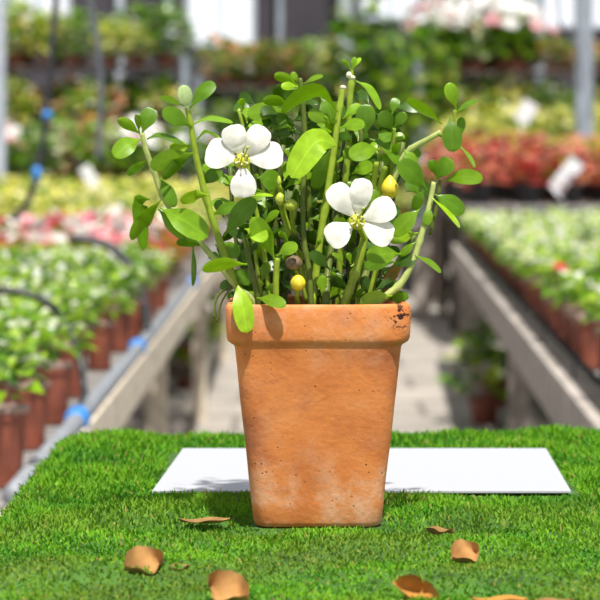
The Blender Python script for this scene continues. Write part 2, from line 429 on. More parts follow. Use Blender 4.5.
hose('hanging_hose', 'black irrigation hose with blue clips hanging above the left bench', 'hose', [(60,-213.6,8),(59,-60,8),(56,0,8),(51,60,8),(47,105,8),(42,150,8),(36,180,8),(26,205,8),(12,220,8)], 8, .026, 'black_plastic', [((47,115),.016),((37,174),.028)])
hose('hanging_hose', 'slim grey hose hanging beyond the black one at upper left', 'hose', [(88,-213.6,8),(91,0,8),(97,40,8),(101,90,8),(100,130,8),(98,160,8)], 8, .022, 'grey_hose')
hose('hanging_hose', 'thin dark cable hanging down beside the right steel post', 'hose', [(556,-213.6,8),(558,0,8),(566,30,8),(577,48,8),(581,90,8)], 8, .01, 'grey_hose')
def chain(px, label, y1):
    hose('hanging_cable', label, 'cable', [(px,-213.6,8),(px,0,8),(px-1,y1*.6,8),(px+1,y1,8)], 8, .009, 'black_plastic')
chain(470, 'short dark cable hanging at the top above the white flowers', 32)

# ------------------------------------------------------------------ background plants
def leaf_tri(mb, base, d, side, ln, w, colr, droop=.25):
    up = side.cross(d).normalized()
    tip = base+d*ln-Vector((0,0,1))*droop*ln; mid = base+d*ln*.55+up*ln*.06
    vs = [base, mid+side*w/2, tip, mid-side*w/2, base+d*ln*.5-up*ln*.02]
    mb.add([base, base+d*ln*.3+side*w*.38, mid+side*w*.5, tip, mid-side*w*.5, base+d*ln*.3-side*w*.38, mid-up*w*.15],
           [(0,1,6),(1,2,6),(2,3,6),(3,4,6),(4,5,6),(5,0,6)], colr=colr)
def pick(pal):
    t = random.random()*sum(w for _, w in pal)
    for c, w in pal:
        t -= w
        if t <= 0: break
    q = random.uniform(.8,1.2); return tuple(min(1, x*q) for x in c)
def foliage(mb, rad, h, n, leaf, pal, z0=0, wr=.5, top=None):
    """dome of leaves; `top` = palette used for the upper leaves"""
    for i in range(n):
        a = random.uniform(0, 6.283); t = random.random()**.7; q = math.sqrt(random.random())
        r = rad*q*(.55+.45*math.sin(math.pi*min(1,t*.8+.15)))
        z = z0+h*t*(1-.35*q*q)
        b_ = Vector((r*math.cos(a)*.75, r*math.sin(a)*.75, z))
        el = random.uniform(-.1,.9); aa = a+random.uniform(-.7,.7)
        d = Vector((math.cos(aa)*math.cos(el), math.sin(aa)*math.cos(el), math.sin(el)))
        s = d.cross(Vector((random.uniform(-.4,.4),random.uniform(-.4,.4),1))).normalized()
        ln = leaf*random.uniform(.65,1.25)
        pl = top if (top and z > z0+h*.5 and random.random() < .75) else pal
        leaf_tri(mb, b_, d, s, ln, ln*wr*random.uniform(.8,1.2), pick(pl))
def blossoms(mb, rad, h, n, size, pal, z0=0):
    for i in range(n):
        a = random.uniform(0, 6.283); q = math.sqrt(random.random())
        c = Vector((rad*q*math.cos(a), rad*q*math.sin(a), z0+h*(1-.45*q*q)*random.uniform(.82,1.08)))
        nr = Vector((math.cos(a)*q*.8+random.uniform(-.3,.3), math.sin(a)*q*.8-.4, 1)).normalized()
        u = nr.orthogonal().normalized(); v = nr.cross(u); cc = pick(pal); s = size*random.uniform(.7,1.2)
        for p in range(5):
            an = p*1.2566; d = (u*math.cos(an)+v*math.sin(an)+nr*.25).normalized()
            sd = nr.cross(d).normalized()
            leaf_tri(mb, c, d, sd, s*.55, s*.5, cc, 0)
def pot_mesh(r, h, mat):
    m = MB(); m.lathe([(r*.72,0),(r*.94,h*.84),(r*.95,h*.85),(r*1.02,h*.86),(r*1.02,h),(r*.94,h),(r*.92,h*.86),(0.001,h*.86)], 18)
    return m.mesh('pot', mat, smooth=False)
def lip_mesh(r, h):
    m = MB(); m.lathe([(r*1.03,h*.95),(r*1.06,h*.96),(r*1.07,h*1.0),(r*1.0,h*1.025),(r*.93,h*1.0)], 18); return m.mesh('rim', 'pot_lip')
def soil_mesh(r, h):
    m = MB(); m.lathe([(r*.93,h*.865),(r*.9,h*.9),(r*.5,h*.93),(.002,h*.94)], 14); return m.mesh('soil', 'soil')
def make_kind(name, cat, r, ph, variants, potmat='brown_pot', near=False):
    """variants: list of functions returning (foliage mesh, blossom mesh or None). Returns prototype roots."""
    pm = pot_mesh(r, ph, potmat); lm = lip_mesh(r, ph); sm = soil_mesh(r, ph); out = []
    for fn in variants:
        fol, blo = fn()
        out.append((name, cat, pm, lm if near else None, sm if near else None, fol, blo))
    return out
USED = {}
def spawn(kind, loc, rz, sc, label, group=None):
    name, cat, pm, lm, sm, fol, blo = random.choice(kind)
    root = USED.get(id(fol))
    if root is None:
        root = empty(name, loc, rz); root.scale = (sc,sc,sc); tag(root, label, cat, group)
        p = mobj('pot', pm, root)
        if lm: mobj('rim', lm, p)
        if sm: mobj('soil', sm, root)
        mobj('foliage', fol, root)
        if blo: mobj('blossoms', blo, root)
        USED[id(fol)] = root; return root
    return dup(root, loc, rz, sc, label, group, cat)
def var(rad, h, n, leaf, pal, z0, wr=.5, top=None, blo=None):
    def fn():
        m = MB(); foliage(m, rad, h, n, leaf, pal, z0, wr, top); fm = m.mesh('foliage', 'foliage_mixed', False, cols=True)
        bm_ = None
        if blo:
            m = MB(); blossoms(m, *blo); bm_ = m.mesh('blossoms', 'foliage_mixed', False, cols=True)
        return fm, bm_
    return fn
GREEN = [((.13,.30,.015),3),((.26,.46,.02),3),((.04,.11,.015),3)]
WHITE = [((.86,.88,.66),2),((.92,.92,.86),2),((.44,.62,.06),4)]
LIME = [((.76,.72,.13),3),((.88,.84,.40),4),((.55,.60,.08),2),((.22,.30,.03),2)]
COLEUS = [((.55,.06,.05),3),((.82,.30,.20),3),((.16,.02,.02),3),((.90,.50,.34),2),((.50,.46,.07),1)]
ORANGE = [((.70,.34,.05),3),((.30,.11,.03),2),((.62,.50,.06),2),((.15,.22,.03),2)]
K_white = make_kind('potted_plant', 'potted plant', .038, .115, [var(.056,.085,62,.050,GREEN,.124,.42,GREEN+[(c,w*1.5) for c,w in WHITE]) for _ in range(3)], near=True)
K_pink = make_kind('potted_plant', 'potted flowers', .06, .10, [var(.13,.11,60,.07,ORANGE,.09,.6,None,(.12,.15,n,.075,[((.85,.10,.20),2),((.90,.52,.52),2),((.92,.89,.85),5),((.85,.38,.08),1)],.10)) for n in (5,6,4)])
K_lime = make_kind('potted_plant', 'potted plant', .07, .12, [var(.17,.24,80,.10,LIME+GREEN[:1],.10,.5,LIME) for _ in range(3)])
K_small = make_kind('potted_plant', 'potted plant', .045, .10, [var(.075,.085,70,.05,GREEN,.105,.5,WHITE+[((.80,.84,.36),3)]) for _ in range(3)], near=True)
K_coleus = make_kind('coleus_plant', 'potted plant', .08, .13, [var(.18,.30,90,.11,COLEUS,.11,.6) for _ in range(3)], potmat='black_plastic')
K_coleus2 = make_kind('coleus_plant', 'potted plant', .08, .13, [var(.18,.30,80,.11,[((.65,.25,.10),3),((.70,.42,.12),2),((.45,.48,.08),3),((.5,.12,.08),2)],.11,.6) for _ in range(2)], potmat='black_plastic')
K_red = make_kind('potted_plant', 'potted flowers', .05, .125, [var(.085,.07,40,.05,GREEN,.12,.6,None,(.045,.10,5,.04,[((.75,.05,.05),1)],.12))], near=True)
K_yel = make_kind('potted_shrub', 'shrub', .085, .11, [var(.30,0.48,156,.13,GREEN[:2]+[((.80,.70,.14),4),((.90,.84,.42),4),((.95,.95,.90),.7)],.07,.6) for _ in range(2)])  # the near-white leaves are sunlit highlights put into the palette
K_peach = make_kind('potted_shrub', 'shrub', .085, .11, [var(.28,0.46,143,.13,GREEN+[((.72,.30,.10),4),((.85,.50,.30),3),((.95,.95,.90),.7)],.07,.6) for _ in range(2)])  # a few near-white leaves stand in for sun highlights
K_green = make_kind('potted_shrub', 'shrub', .085, .11, [var(.30,0.48,143,.14,GREEN+[((.22,.30,.10),3),((.95,.95,.90),.7)],.07,.5) for _ in range(2)])  # near-white entry paints sunlit highlights as leaf colour
K_wpink = make_kind('potted_shrub', 'shrub', .085, .11, [var(.28,0.42,117,.13,GREEN,.07,.5,None,(.28,.46,n+6,.13,[((.92,.90,.88),5),((.85,.42,.45),2)],.16)) for n in (16,20)])
K_pale = make_kind('potted_shrub', 'shrub', .085, .11, [var(.28,0.48,143,.13,GREEN[:2]+[((.52,.62,.28),4),((.70,.74,.46),3),((.95,.95,.90),.7)],.07,.6) for _ in range(2)])  # sun highlights painted in as a few near-white leaves
K_tall = make_kind('potted_tree', 'tree', .18, .26, [var(.32,1.35,480,.15,GREEN+[((.30,.40,.06),3),((.60,.56,.14),1)],.3,.55)], potmat='black_plastic')

def inframe(X, Y, z, mx=70):
    px = 300+X/Y*F; return -mx < px < 600+mx
# --- left bench: nearest brown pots, measured along the aisle edge
near = [(-.478,3.42,1.08,'nearest brown potted plant, cut by the left edge of the left bench front'),
        (-.492,3.86,1.0,'second brown pot from the front on the left bench edge, dark soil showing'),
        (-.490,4.22,1.0,'third brown pot from the front on the left bench edge, left of the hose end'),
        (-.505,4.68,1.0,'fourth brown pot from the front on the left bench edge, behind the dark hose'),
        (-.498,5.28,.98,'fifth brown pot from the front on the left bench edge, beyond the dark hose'),
        (-.492,5.76,.98,'sixth brown pot from the front on the left bench edge, beside the pipe fitting')]
for (X,Y,s,lab) in near:
    spawn(K_white, (X,Y,ZB), random.uniform(0,6.28), s, lab)
for i in range(5):
    spawn(K_white, (-.496+random.uniform(-.008,.008),6.12+.32*i,ZB), random.uniform(0,6.28), random.uniform(.92,1.02), 'small white tipped plant in brown pot in the edge row beside the pipe', 'edge row of brown pots on the left bench')
for r in range(1,8):
    for i in range(27):
        X = -.495-.105*r; Y = 3.5+.20*i+.1*(r%2)
        if Y > 7.6 or not inframe(X,Y,ZB,45): continue
        spawn(K_white, (X+random.uniform(-.01,.01),Y,ZB), random.uniform(0,6.28), random.uniform(.92,1.05), 'white tipped green plant in brown pot massed on the left bench behind the edge row', 'white tipped plants massed on the left bench')
for r in range(8):
    for i in range(10):
        X = -.60-.22*r; Y = 7.9+.25*i+.1*(r%2)
        if not inframe(X,Y,ZB,45): continue
        spawn(K_pink, (X+random.uniform(-.03,.03),Y,ZB), random.uniform(0,6.28), random.uniform(.9,1.15), 'pink and white flowering plant with bronze leaves in the band on the left bench', 'pink and white flowers on the left bench')
for r in range(6):
    for i in range(14):
        X = -.66-.3*r; Y = 10.65+.33*i+.12*(r%2)
        if not inframe(X,Y,ZB,45) or Y > 15.4: continue
        spawn(K_lime, (X+random.uniform(-.03,.03),Y,ZB), random.uniform(0,6.28), random.uniform(.9,1.1)+.02*(Y-10.6), 'yellow green leafy plant massed at the far end of the left bench', 'yellow green plants on the left bench')
# --- right bench
def redge(Y): return RA[0]+(RB[0]-RA[0])*(Y-RA[1])/(RB[1]-RA[1])
spawn(K_white, (redge(4.5)+.10,4.5,ZB), .4, 1.0, 'brown potted plant with white leaves cut by the right edge, nearest on the right bench')
spawn(K_white, (redge(4.9)+.12,4.9,ZB), 1.4, 1.1, 'second brown pot with white leaves from the front on the right bench')
spawn(K_red, (redge(5.95)+.095,5.95,ZB), 1.4, 1.0, 'small red flowering plant among white leaves on the right bench')
for r in range(6):
    for i in range(16):
        Y = 5.3+.19*i+.09*(r%2); X = redge(Y)+.105+.12*r
        if r == 0 and abs(Y-5.95) < .12: continue
        if Y > 6.75 or not inframe(X,Y,ZB,45): continue
        spawn(K_white, (X+random.uniform(-.01,.01),Y,ZB), random.uniform(0,6.28), random.uniform(1.0,1.15), 'white leaved plant in brown pot in the near patch of the right bench', 'near white leaved plants on the right bench')
for r in range(9):
    for i in range(31):
        Y = 7.1+.18*i+.08*(r%2); X = redge(Y)+.12+.17*r
        if not inframe(X,Y,ZB,40) or Y > 12.5: continue
        spawn(K_small, (X+random.uniform(-.01,.01),Y,ZB), random.uniform(0,6.28), random.uniform(.95,1.15), 'cream and green seedling in brown pot massed on the far part of the right bench', 'cream and green seedlings on the right bench')
# black trays along the right edge
for i in range(9):
    Y = 4.5+.9*i; X = redge(Y)+.045
    m = MB(); m.box((-.012,-.42,0),(-.008,.42,.045)); m.box((.008,-.42,0),(.012,.42,.045)); m.box((-.008,-.42,0),(.008,.42,.006)); m.box((-.008,-.42,.006),(.008,-.416,.045)); m.box((-.008,.416,.006),(.008,.42,.045))
    o = m.build('plant_tray', 'black_plastic', smooth=False); o.location = (X,Y,ZB+.004); o.rotation_euler = (0,0,-math.atan2(RB[0]-RA[0],RB[1]-RA[1]))
    tag(o, 'black plastic edging tray in front of the pots on the right bench edge', 'tray', 'black trays on the right bench edge')
# --- coleus on the raised bench
for r in range(8):
    for i in range(7):
        X = 1.17+.3*r; Y = 13.85+.4*i
        if not inframe(X,Y,ZB,40): continue
        kd = K_coleus2 if (X > 1.9 and random.random() < .6) else K_coleus
        lab = ('orange and yellow coleus among red ones on the raised bench', 'orange coleus on the raised bench') if kd is K_coleus2 else ('dark red leaved coleus massed on the raised right bench', 'red coleus on the raised bench')
        spawn(kd, (X+random.uniform(-.04,.04),Y,.93), random.uniform(0,6.28), random.uniform(.92,1.08)+.03*i, *lab)
# --- cross bench plants
for i in range(6):
    spawn(K_lime if i % 2 else K_pale, (-.72+.3*i,16.4,.72), random.uniform(0,6.28), .9 if i % 2 else .6, 'leafy plant on the boarded bench at the end of the aisle', 'plants on the cross bench')
# --- weeds under the benches
K_weed = make_kind('potted_plant', 'potted plant', .07, .11, [var(.14,.30,60,.12,GREEN+[((.40,.46,.05),2)],.1,.45)], potmat='brown_pot')
spawn(K_weed, (-.60,11.4,0), .3, 1.1, 'leggy green plant in a red brown pot on the floor under the left bench')
spawn(K_weed, (-.66,12.6,0), 2.3, 1.2, 'yellow green plant on the floor farther under the left bench')
spawn(K_weed, (.86,9.9,0), 1.3, 1.1, 'dark green plant on the floor under the right bench')
spawn(K_weed, (.98,10.6,0), 3.3, 1.2, 'second dark green plant deeper under the right bench')

# --- far staging racks
def rack(label, X0, X1, Y, tiers, depth=.7):
    root = empty('plant_rack', ((X0+X1)/2,Y,0)); tag(root, label, 'rack'); w = (X1-X0)/2
    for z in tiers:
        m = MB(); m.box((-w,-depth/2,z-.03),(w,depth/2,z)); m.build('shelf', 'dark_wood', root, smooth=False)
    for sx in (-1,1):
        for sy in (-1,1):
            m = MB(); m.box((sx*(w+.03)-.03,sy*(depth/2-.03)-.03,0),(sx*(w+.03)+.03,sy*(depth/2-.03)+.03,max(tiers)+.1)); m.build('post', 'steel', root, smooth=False)
TI = [.60,1.42,2.12]
rack('tall dark shelving rack of plants at far left', -3.3, -1.15, 21, TI)
rack('tall dark shelving rack of plants behind the centre of the aisle', -1.0, .95, 22, [.60,1.25,1.95])
rack('tall dark shelving rack of plants at far right', 1.15, 3.4, 20.5, [.60,1.40,2.05])
def fill(kinds, X0, X1, n, Y, z, label, group, sc=1.0, jit=.06):
    for i in range(n):
        X = X0+(X1-X0)*(i+.5)/n
        kd = random.choice(kinds)
        spawn(kd, (X+random.uniform(-jit,jit),Y+random.uniform(-.08,.08),z), random.uniform(0,6.28), sc*random.uniform(.78,1.2), label, group)
def rows(kinds, X0, X1, n, Y, z, label, group, sc=1.0, nr=2):
    for r_ in range(nr):
        ks = kinds[r_ % len(kinds):]+kinds[:r_ % len(kinds)]
        fill(ks, X0+.05*r_, X1+.05*r_, n, Y-.18+.34*r_, z, label, group, sc*(1+.08*r_))
rows([K_green,K_pale,K_peach], -3.2,-1.2,7, 21,.60, 'green and reddish shrub on the bottom shelf of the far left rack', 'bottom shelf of the far left rack')
rows([K_peach,K_peach,K_green,K_peach,K_yel,K_yel,K_peach,K_pale], -3.2,-1.2,8, 21,1.42, 'reddish or yellow shrub on the middle shelf of the far left rack', 'middle shelf of the far left rack')
rows([K_green,K_yel,K_green,K_yel,K_yel,K_pale], -3.2,-1.2,7, 21,2.12, 'yellow green shrub on the top shelf of the far left rack', 'top shelf of the far left rack')
rows([K_pale,K_green,K_peach], -.9,.85,6, 22,.60, 'pale shrub on the bottom shelf of the central far rack', 'bottom shelf of the central far rack')
rows([K_green,K_wpink,K_green,K_pale,K_pale], -.95,.85,8, 22,1.25, 'green or pale shrub on the middle shelf of the central far rack', 'middle shelf of the central far rack', 1.1)
rows([K_peach], -.95,.0,5, 22,1.95, 'peach coloured shrub on the top shelf of the central far rack', 'peach shrubs on the central far rack', .8)
fill([K_pale], .12,.5,2, 22,1.95, 'pale green shrub on the top shelf of the central far rack', 'pale shrubs on the central far rack', .95)
spawn(K_tall, (.60,20.9,.0), .6, 1.75, 'tall bushy green tree standing in front of the central far rack')
rows([K_yel,K_pale], 1.25,3.3,8, 20.5,1.40, 'yellow cream shrub on the middle shelf of the far right rack', 'yellow shrubs on the far right rack', 1.0)
rows([K_yel,K_green], 1.25,3.3,6, 20.5,.60, 'yellow or green shrub on the bottom shelf of the far right rack', 'bottom shelf of the far right rack', 1.1)
rows([K_wpink,K_pale,K_wpink], 1.15,2.15,6, 20.5,2.05, 'white and pink flowering shrub on the top shelf of the far right rack', 'white flowers on the far right rack', 1.1)
rows([K_peach], 2.1,3.3,7, 20.5,2.05, 'reddish shrub at the right end of the top shelf of the far right rack', 'reddish shrubs on the far right rack', .55)
spawn(K_tall, (1.12,19.3,.0), 2.6, 1.45, 'tall pale leafy tree standing left of the far right rack')
# low plants between: yellow rows on the ground-level staging behind the coleus and between left bench and racks
root = empty('plant_bench', (-2.2,18.3,0)); tag(root, 'dark staging bench between left bench and far left rack', 'bench')
m = MB(); m.box((-1.6,-.5,.96),(1.6,.5,1.0)); m.build('top', 'dark_wood', root, smooth=False)
for sx in (-1.5,1.5):
    for sy in (-.4,.4):
        m = MB(); m.box((sx-.03,sy-.03,0),(sx+.03,sy+.03,.96)); m.build('leg', 'dark_wood', root, smooth=False)
rows([K_wpink,K_green,K_peach,K_pale,K_green], -3.6,-.8,12, 18.2,1.0, 'green, white or reddish shrub on the staging behind the yellow green plants', 'shrubs on the left staging', .85)
root = empty('plant_bench', (2.35,18.0,0)); tag(root, 'high staging bench of yellow cream plants behind the red coleus', 'bench')
m = MB(); m.box((-1.25,-.55,1.14),(1.25,.55,1.18)); m.build('top', 'dark_wood', root, smooth=False)
for sx in (-1.2,1.2):
    for sy in (-.5,.5):
        m = MB(); m.box((sx-.03,sy-.03,0),(sx+.03,sy+.03,1.14)); m.build('leg', 'dark_wood', root, smooth=False)
for r_ in range(3):
    fill([K_lime], 1.2,3.45,9, 17.65+.36*r_,1.18, 'yellow cream leafy plant on the high staging behind the red coleus', 'yellow plants behind the coleus', 1.15+.15*r_)
# white plant labels
def plabel(px, py, Y, wpx, hpx, tilt, zbase, label):
    c = P(px,py,Y); w = wpx/F*Y; h = hpx/F*Y
    root = empty('plant_label', (c.x,c.y,zbase)); tag(root, label, 'plant label')
    t = Matrix.Rotation(tilt, 3, 'Y'); cz = Vector((0,0,c.z-zbase))
    m = MB(); q = [t @ Vector((sx*w/2,sy,sz*h/2))+cz for sy in (-.002,.002) for sx,sz in ((-1,-1),(1,-1),(1,1),(-1,1))]
    m.add(q, [(0,1,2,3),(7,6,5,4),(0,4,5,1),(1,5,6,2),(2,6,7,3),(3,7,4,0)]); m.build('card', 'label_white', root, smooth=False)
    m = MB(); m.tube([t @ Vector((0,0,-h/2))+cz, (0,0,0)], .005, 6); m.build('stake', 'label_white', root)
plabel(93,182,11.2, 12,36, R(-32), ZB, 'white plant label tilted among the yellow green plants on the left bench')
plabel(566,176,13.7, 16,38, R(38), .93, 'white plant label tilted in front of the red coleus')
plabel(526,112,16.4, 16,22, R(30), .93, 'small white plant label standing above the coleus at right')

# ------------------------------------------------------------------ moss covered display table
Z0 = ZC-(528-HY)*1.619/F
TX0, TX1, TY0, TY1 = -.238, .78, 1.16, 2.165
root = empty('display_table', (.27,1.66,0)); tag(root, 'wooden display table under the green moss mat', 'table')
zt = Z0-.012
m = MB(); m.box((-.505,-.50,zt-.03),(.505,.50,zt-.001)); m.build('tabletop', 'table_wood', root, smooth=False)
for sx in (-1,1):
    for sy in (-1,1):
        m = MB(); m.box((sx*.45-.025,sy*.44-.025,0),(sx*.45+.025,sy*.44+.025,zt-.03)); m.build('leg', 'table_wood', root, smooth=False)
cardq = [P(152,492,F*(ZC-Z0-.0035)/337), P(571,492,F*(ZC-Z0-.0035)/337), P(546,449,F*(ZC-Z0-.0035)/294), P(183,449,F*(ZC-Z0-.0035)/294)]
cx0, cx1 = cardq[0].x, cardq[1].x; cy0, cy1 = cardq[0].y, cardq[2].y
rng = np.random.default_rng(3)
ph = rng.uniform(0, 6.28, (10,)); kx = rng.uniform(-60,60,10); ky = rng.uniform(-60,60,10)
def hum(x, y):
    s = 0
    for i in range(10): s = s+np.sin(kx[i]*x+ky[i]*y+ph[i])
    return s*.0011
POTC = (.0135, 1.655)
def calm(x, y):
    """1 in open moss, 0 beneath the pot and the card"""
    dx = np.maximum(np.abs(x-POTC[0])-.048, 0); dy = np.maximum(np.abs(y-POTC[1])-.036, 0)
    a = np.clip(np.sqrt(dx*dx+dy*dy)/.016, 0, 1)
    dx = np.maximum(np.maximum(cx0+.002-x, x-cx1-.006), 0); dy = np.maximum(np.maximum(cy0-y, y-cy1), 0)
    b_ = np.clip(np.sqrt(dx*dx+dy*dy)/.012, 0, 1)
    return np.minimum(a, b_)
nx, ny = 120, 120
gx, gy = np.meshgrid(np.linspace(TX0,TX1,nx), np.linspace(TY0,TY1,ny))
edge = np.minimum.reduce([gx-TX0, TX1-gx, gy-TY0, TY1-gy]); er = np.clip(edge/.02, 0, 1)
gz = Z0+hum(gx,gy)*calm(gx,gy)*er-.010*(1-er)**2
V = np.stack([gx,gy,gz],-1).reshape(-1,3)
fs = [(j*nx+i, j*nx+i+1, (j+1)*nx+i+1, (j+1)*nx+i) for j in range(ny-1) for i in range(nx-1)]
o = len(V)
per = [i for i in range(nx)]+[j*nx+nx-1 for j in range(1,ny)]+[(ny-1)*nx+i for i in range(nx-2,-1,-1)]+[j*nx for j in range(ny-2,0,-1)]
VV = [tuple(v) for v in V]+[(V[i][0],V[i][1],zt) for i in per]
npn = len(per)
fs += [(per[i], o+i, o+(i+1)%npn, per[(i+1)%npn]) for i in range(npn)] + [tuple(o+i for i in range(npn-1,-1,-1))]
m = MB(); m.add(VV, fs); moss = m.build('moss_mat', 'moss_base', smooth=False)
tag(moss, 'green moss mat covering the display table under the pot', 'moss', kind='stuff')
# blades
NB = 210000
bx_ = rng.uniform(TX0-.004, TX1, NB); by_ = rng.uniform(TY0, TY1+.004, NB)
vis = (np.abs(bx_/by_*F) < 330) | (rng.random(NB) < .15); bx_ = bx_[vis]; by_ = by_[vis]; NB = len(bx_)
cl = calm(bx_, by_); keep = cl > .12
bx_ = bx_[keep]; by_ = by_[keep]; cl = cl[keep]; NB = len(bx_)
e2 = np.minimum.reduce([bx_-TX0, TX1-bx_, by_-TY0, TY1-by_]); e2r = np.clip(e2/.02, 0, 1)
bz = Z0+hum(bx_,by_)*cl*e2r-.010*(1-e2r)**2-.001
patch = np.sin(bx_*31+1)*np.sin(by_*27+2)+.6*np.sin(bx_*73+by_*51)
farr = np.clip((by_-1.45)/.5, 0, 1)
ln = (.006+.006*rng.random(NB)+.0025*np.clip(patch,-1,1.5)*farr)*(.45+.62*farr)*(.35+.65*cl)
wd = .0010+.0008*rng.random(NB)
an = rng.uniform(0, 6.283, NB); lean = rng.uniform(.25, .97, NB)
dx = np.cos(an)*lean; dy = np.sin(an)*lean; dz = np.sqrt(np.maximum(1-lean**2, .05))
sa = rng.uniform(-.6,.6,NB); sx = np.cos(sa); sy = np.sin(sa)
base = np.stack([bx_,by_,bz],-1); d = np.stack([dx,dy,dz],-1); s = np.stack([sx,sy,np.zeros(NB)],-1)
mid = base+d*ln[:,None]*.55; tip = base+d*ln[:,None]; tip[:,2] -= ln*.15*lean
VV = np.stack([base-s*wd[:,None]*.4, base+s*wd[:,None]*.4, mid+s*wd[:,None]*.5, tip, mid-s*wd[:,None]*.5], 1).reshape(-1,3)
me = bpy.data.meshes.new('moss_blades')
me.vertices.add(NB*5); me.vertices.foreach_set('co', VV.astype(np.float32).ravel())
me.loops.add(NB*5); me.loops.foreach_set('vertex_index', np.arange(NB*5, dtype=np.int32))
me.polygons.add(NB); me.polygons.foreach_set('loop_start', np.arange(0, NB*5, 5, dtype=np.int32))
me.update(calc_edges=True)
ca = me.attributes.new('leafcol', 'FLOAT_COLOR', 'FACE')
pc = np.clip(.5+.35*patch+.35*rng.standard_normal(NB), 0, 1)[:,None]
colr = (1-pc)*np.array([.048,.22,.007])+pc*np.array([.19,.43,.014])
olive = (np.clip(.5+.8*np.sin(bx_*19+4)*np.sin(by_*23+1)+.5*np.sin(bx_*41-by_*37), 0, 1)*(1-farr)*.6)[:,None]
colr = colr*(1-olive)+olive*np.array([.17,.22,.025])
br_ = (rng.random(NB) < .03)[:,None]; colr = np.where(br_, np.array([.35,.30,.07]), colr)
arr = np.ones((NB,4), np.float32); arr[:,:3] = colr; ca.data.foreach_set('color', arr.ravel())
me.materials.append(MATS['moss_blades'])
tag(mobj('blades', me, moss), kind='stuff')

# white card lying on the moss
m = MB(); up = Vector((0,0,.0008)); zc_ = cardq
m.add([p-up for p in zc_]+[p+up for p in zc_], [(3,2,1,0),(4,5,6,7),(0,1,5,4),(1,2,6,5),(2,3,7,6),(3,0,4,7)])
oc = sum(zc_, Vector())/4
card = m.build('white_card', 'card', smooth=False, origin=oc); tag(card, 'blank white rectangular card lying on the moss behind the pot', 'card')

# fallen dried leaves on the moss
def fallen(px, py, wpx, hpx, mat, rot, label, curl=.5, stand=0):
    Y = F*(ZC-Z0-.006)/(py-HY+hpx*.3); c = P(px, py+hpx*.3, Y); s = Y/F
    lw = wpx*s; m = MB(); nu, nv = 16, 9; vs = []
    dep = max(hpx*s*1.1, lw*.45)
    for i in range(nu+1):
        t = i/nu*2-1
        for j in range(nv):
            u = j/(nv-1)*2-1; hw = dep/2*max(.02,(1-t*t))**(.6 if u > 0 else .9)*(1+.10*math.sin(t*5+px)+.04*math.sin(t*11+py))
            x = lw/2*t; y = hw*u; z = hpx*s*.55*(curl*(u*u)*(1-.3*t*t)+(1-curl)*.6*t*t)*1.0+.004+hpx*s*.10*math.sin(4*t+3*u+px)
            vs.append(Vector((x, y, z)))
    top = [v+Vector((0,0,.0005)) for v in vs]; fsx = []
    for i in range(nu):
        for j in range(nv-1):
            a = i*nv+j; fsx.append((a,a+nv,a+nv+1,a+1)); fsx.append((len(vs)+a,len(vs)+a+1,len(vs)+a+nv+1,len(vs)+a+nv))
    q = Matrix.Rotation(stand, 3, 'X') @ Matrix.Rotation(rot, 3, 'Z') if stand else Matrix.Rotation(rot, 3, 'Z')
    allv = [q @ v for v in vs+top]; mz = min(v.z for v in allv)
    m.add([v-Vector((0,0,mz-.0005)) for v in allv], fsx)
    o = m.build('fallen_leaf', mat); o.location = (c.x,c.y,Z0); tag(o, label, 'leaf')
fallen(145,556, 40,34,'fallen_tan',.3,'round curled tan leaf on the moss, largest at lower left',.8,R(35))
fallen(92,554, 46,16,'fallen_brown',-.2,'flat brown leaf just left of the round tan leaf',.4)
fallen(205,513, 50,12,'fallen_brown',.15,'flat tan leaf left of the pot near the white card corner',.3)
fallen(180,560, 26,18,'fallen_brown',.8,'small brown leaf right of the round tan leaf',.5)
fallen(228,583, 46,34,'fallen_tan',-.5,'curled tan leaf at the front edge below the pot, left of centre',.8,R(40))
fallen(465,546, 30,28,'fallen_tan',.4,'round tan leaf on the moss to the right of the pot',.8,R(35))
fallen(440,523, 28,15,'fallen_brown',-.3,'small reddish brown leaf nearest the pot on its right',.5)
fallen(417,582, 26,44,'fallen_orange',1.1,'upright orange leaf at the front edge right of centre',.6,R(55))
fallen(500,592, 56,16,'fallen_orange',.1,'orange brown leaf at the bottom edge on the right',.5)
fallen(552,594, 46,16,'fallen_brown',.3,'brown leaf at the bottom edge near the right corner',.5)

# ------------------------------------------------------------------ the potted plant
YC = POTC[1]; ORG = Vector((POTC[0],YC,Z0))
hero = empty('potted_plant', ORG)
tag(hero, 'terracotta pot with white flowering green plant standing on the moss', 'potted plant')
def rrect(hx, hy, r, n=6):
    pts = []
    for (sx,sy,a0) in ((1,1,0),(-1,1,90),(-1,-1,180),(1,-1,270)):
        for i in range(n+1):
            a = R(a0+90*i/n); pts.append((sx*(hx-r)+r*math.cos(a), sy*(hy-r)+r*math.sin(a)))
    # densify the straight runs
    out = []
    for i, p in enumerate(pts):
        q = pts[(i+1)%len(pts)]; out.append(p)
        if math.hypot(q[0]-p[0],q[1]-p[1]) > .02:
            for kk in range(1,9): out.append((p[0]+(q[0]-p[0])*kk/9, p[1]+(q[1]-p[1])*kk/9))
    return out
zr = ZC-(305-HY)*1.6/F-Z0                     # rim top above the moss
zl = ZC-(343.5-HY)*1.6/F-Z0                   # lower edge of the rim
rings = [(.0005,.0445,.033,.009),(.0,.0455,.034,.010),(.0015,.0478,.0362,.011),(.0045,.0490,.0372,.011)]
for i in range(1,10):
    t = i/9; rings.append((.0045+(zl-.0085)*t, .0490+(.0634-.0490)*t, .0372+(.0515-.0372)*t, .011+.003*t))
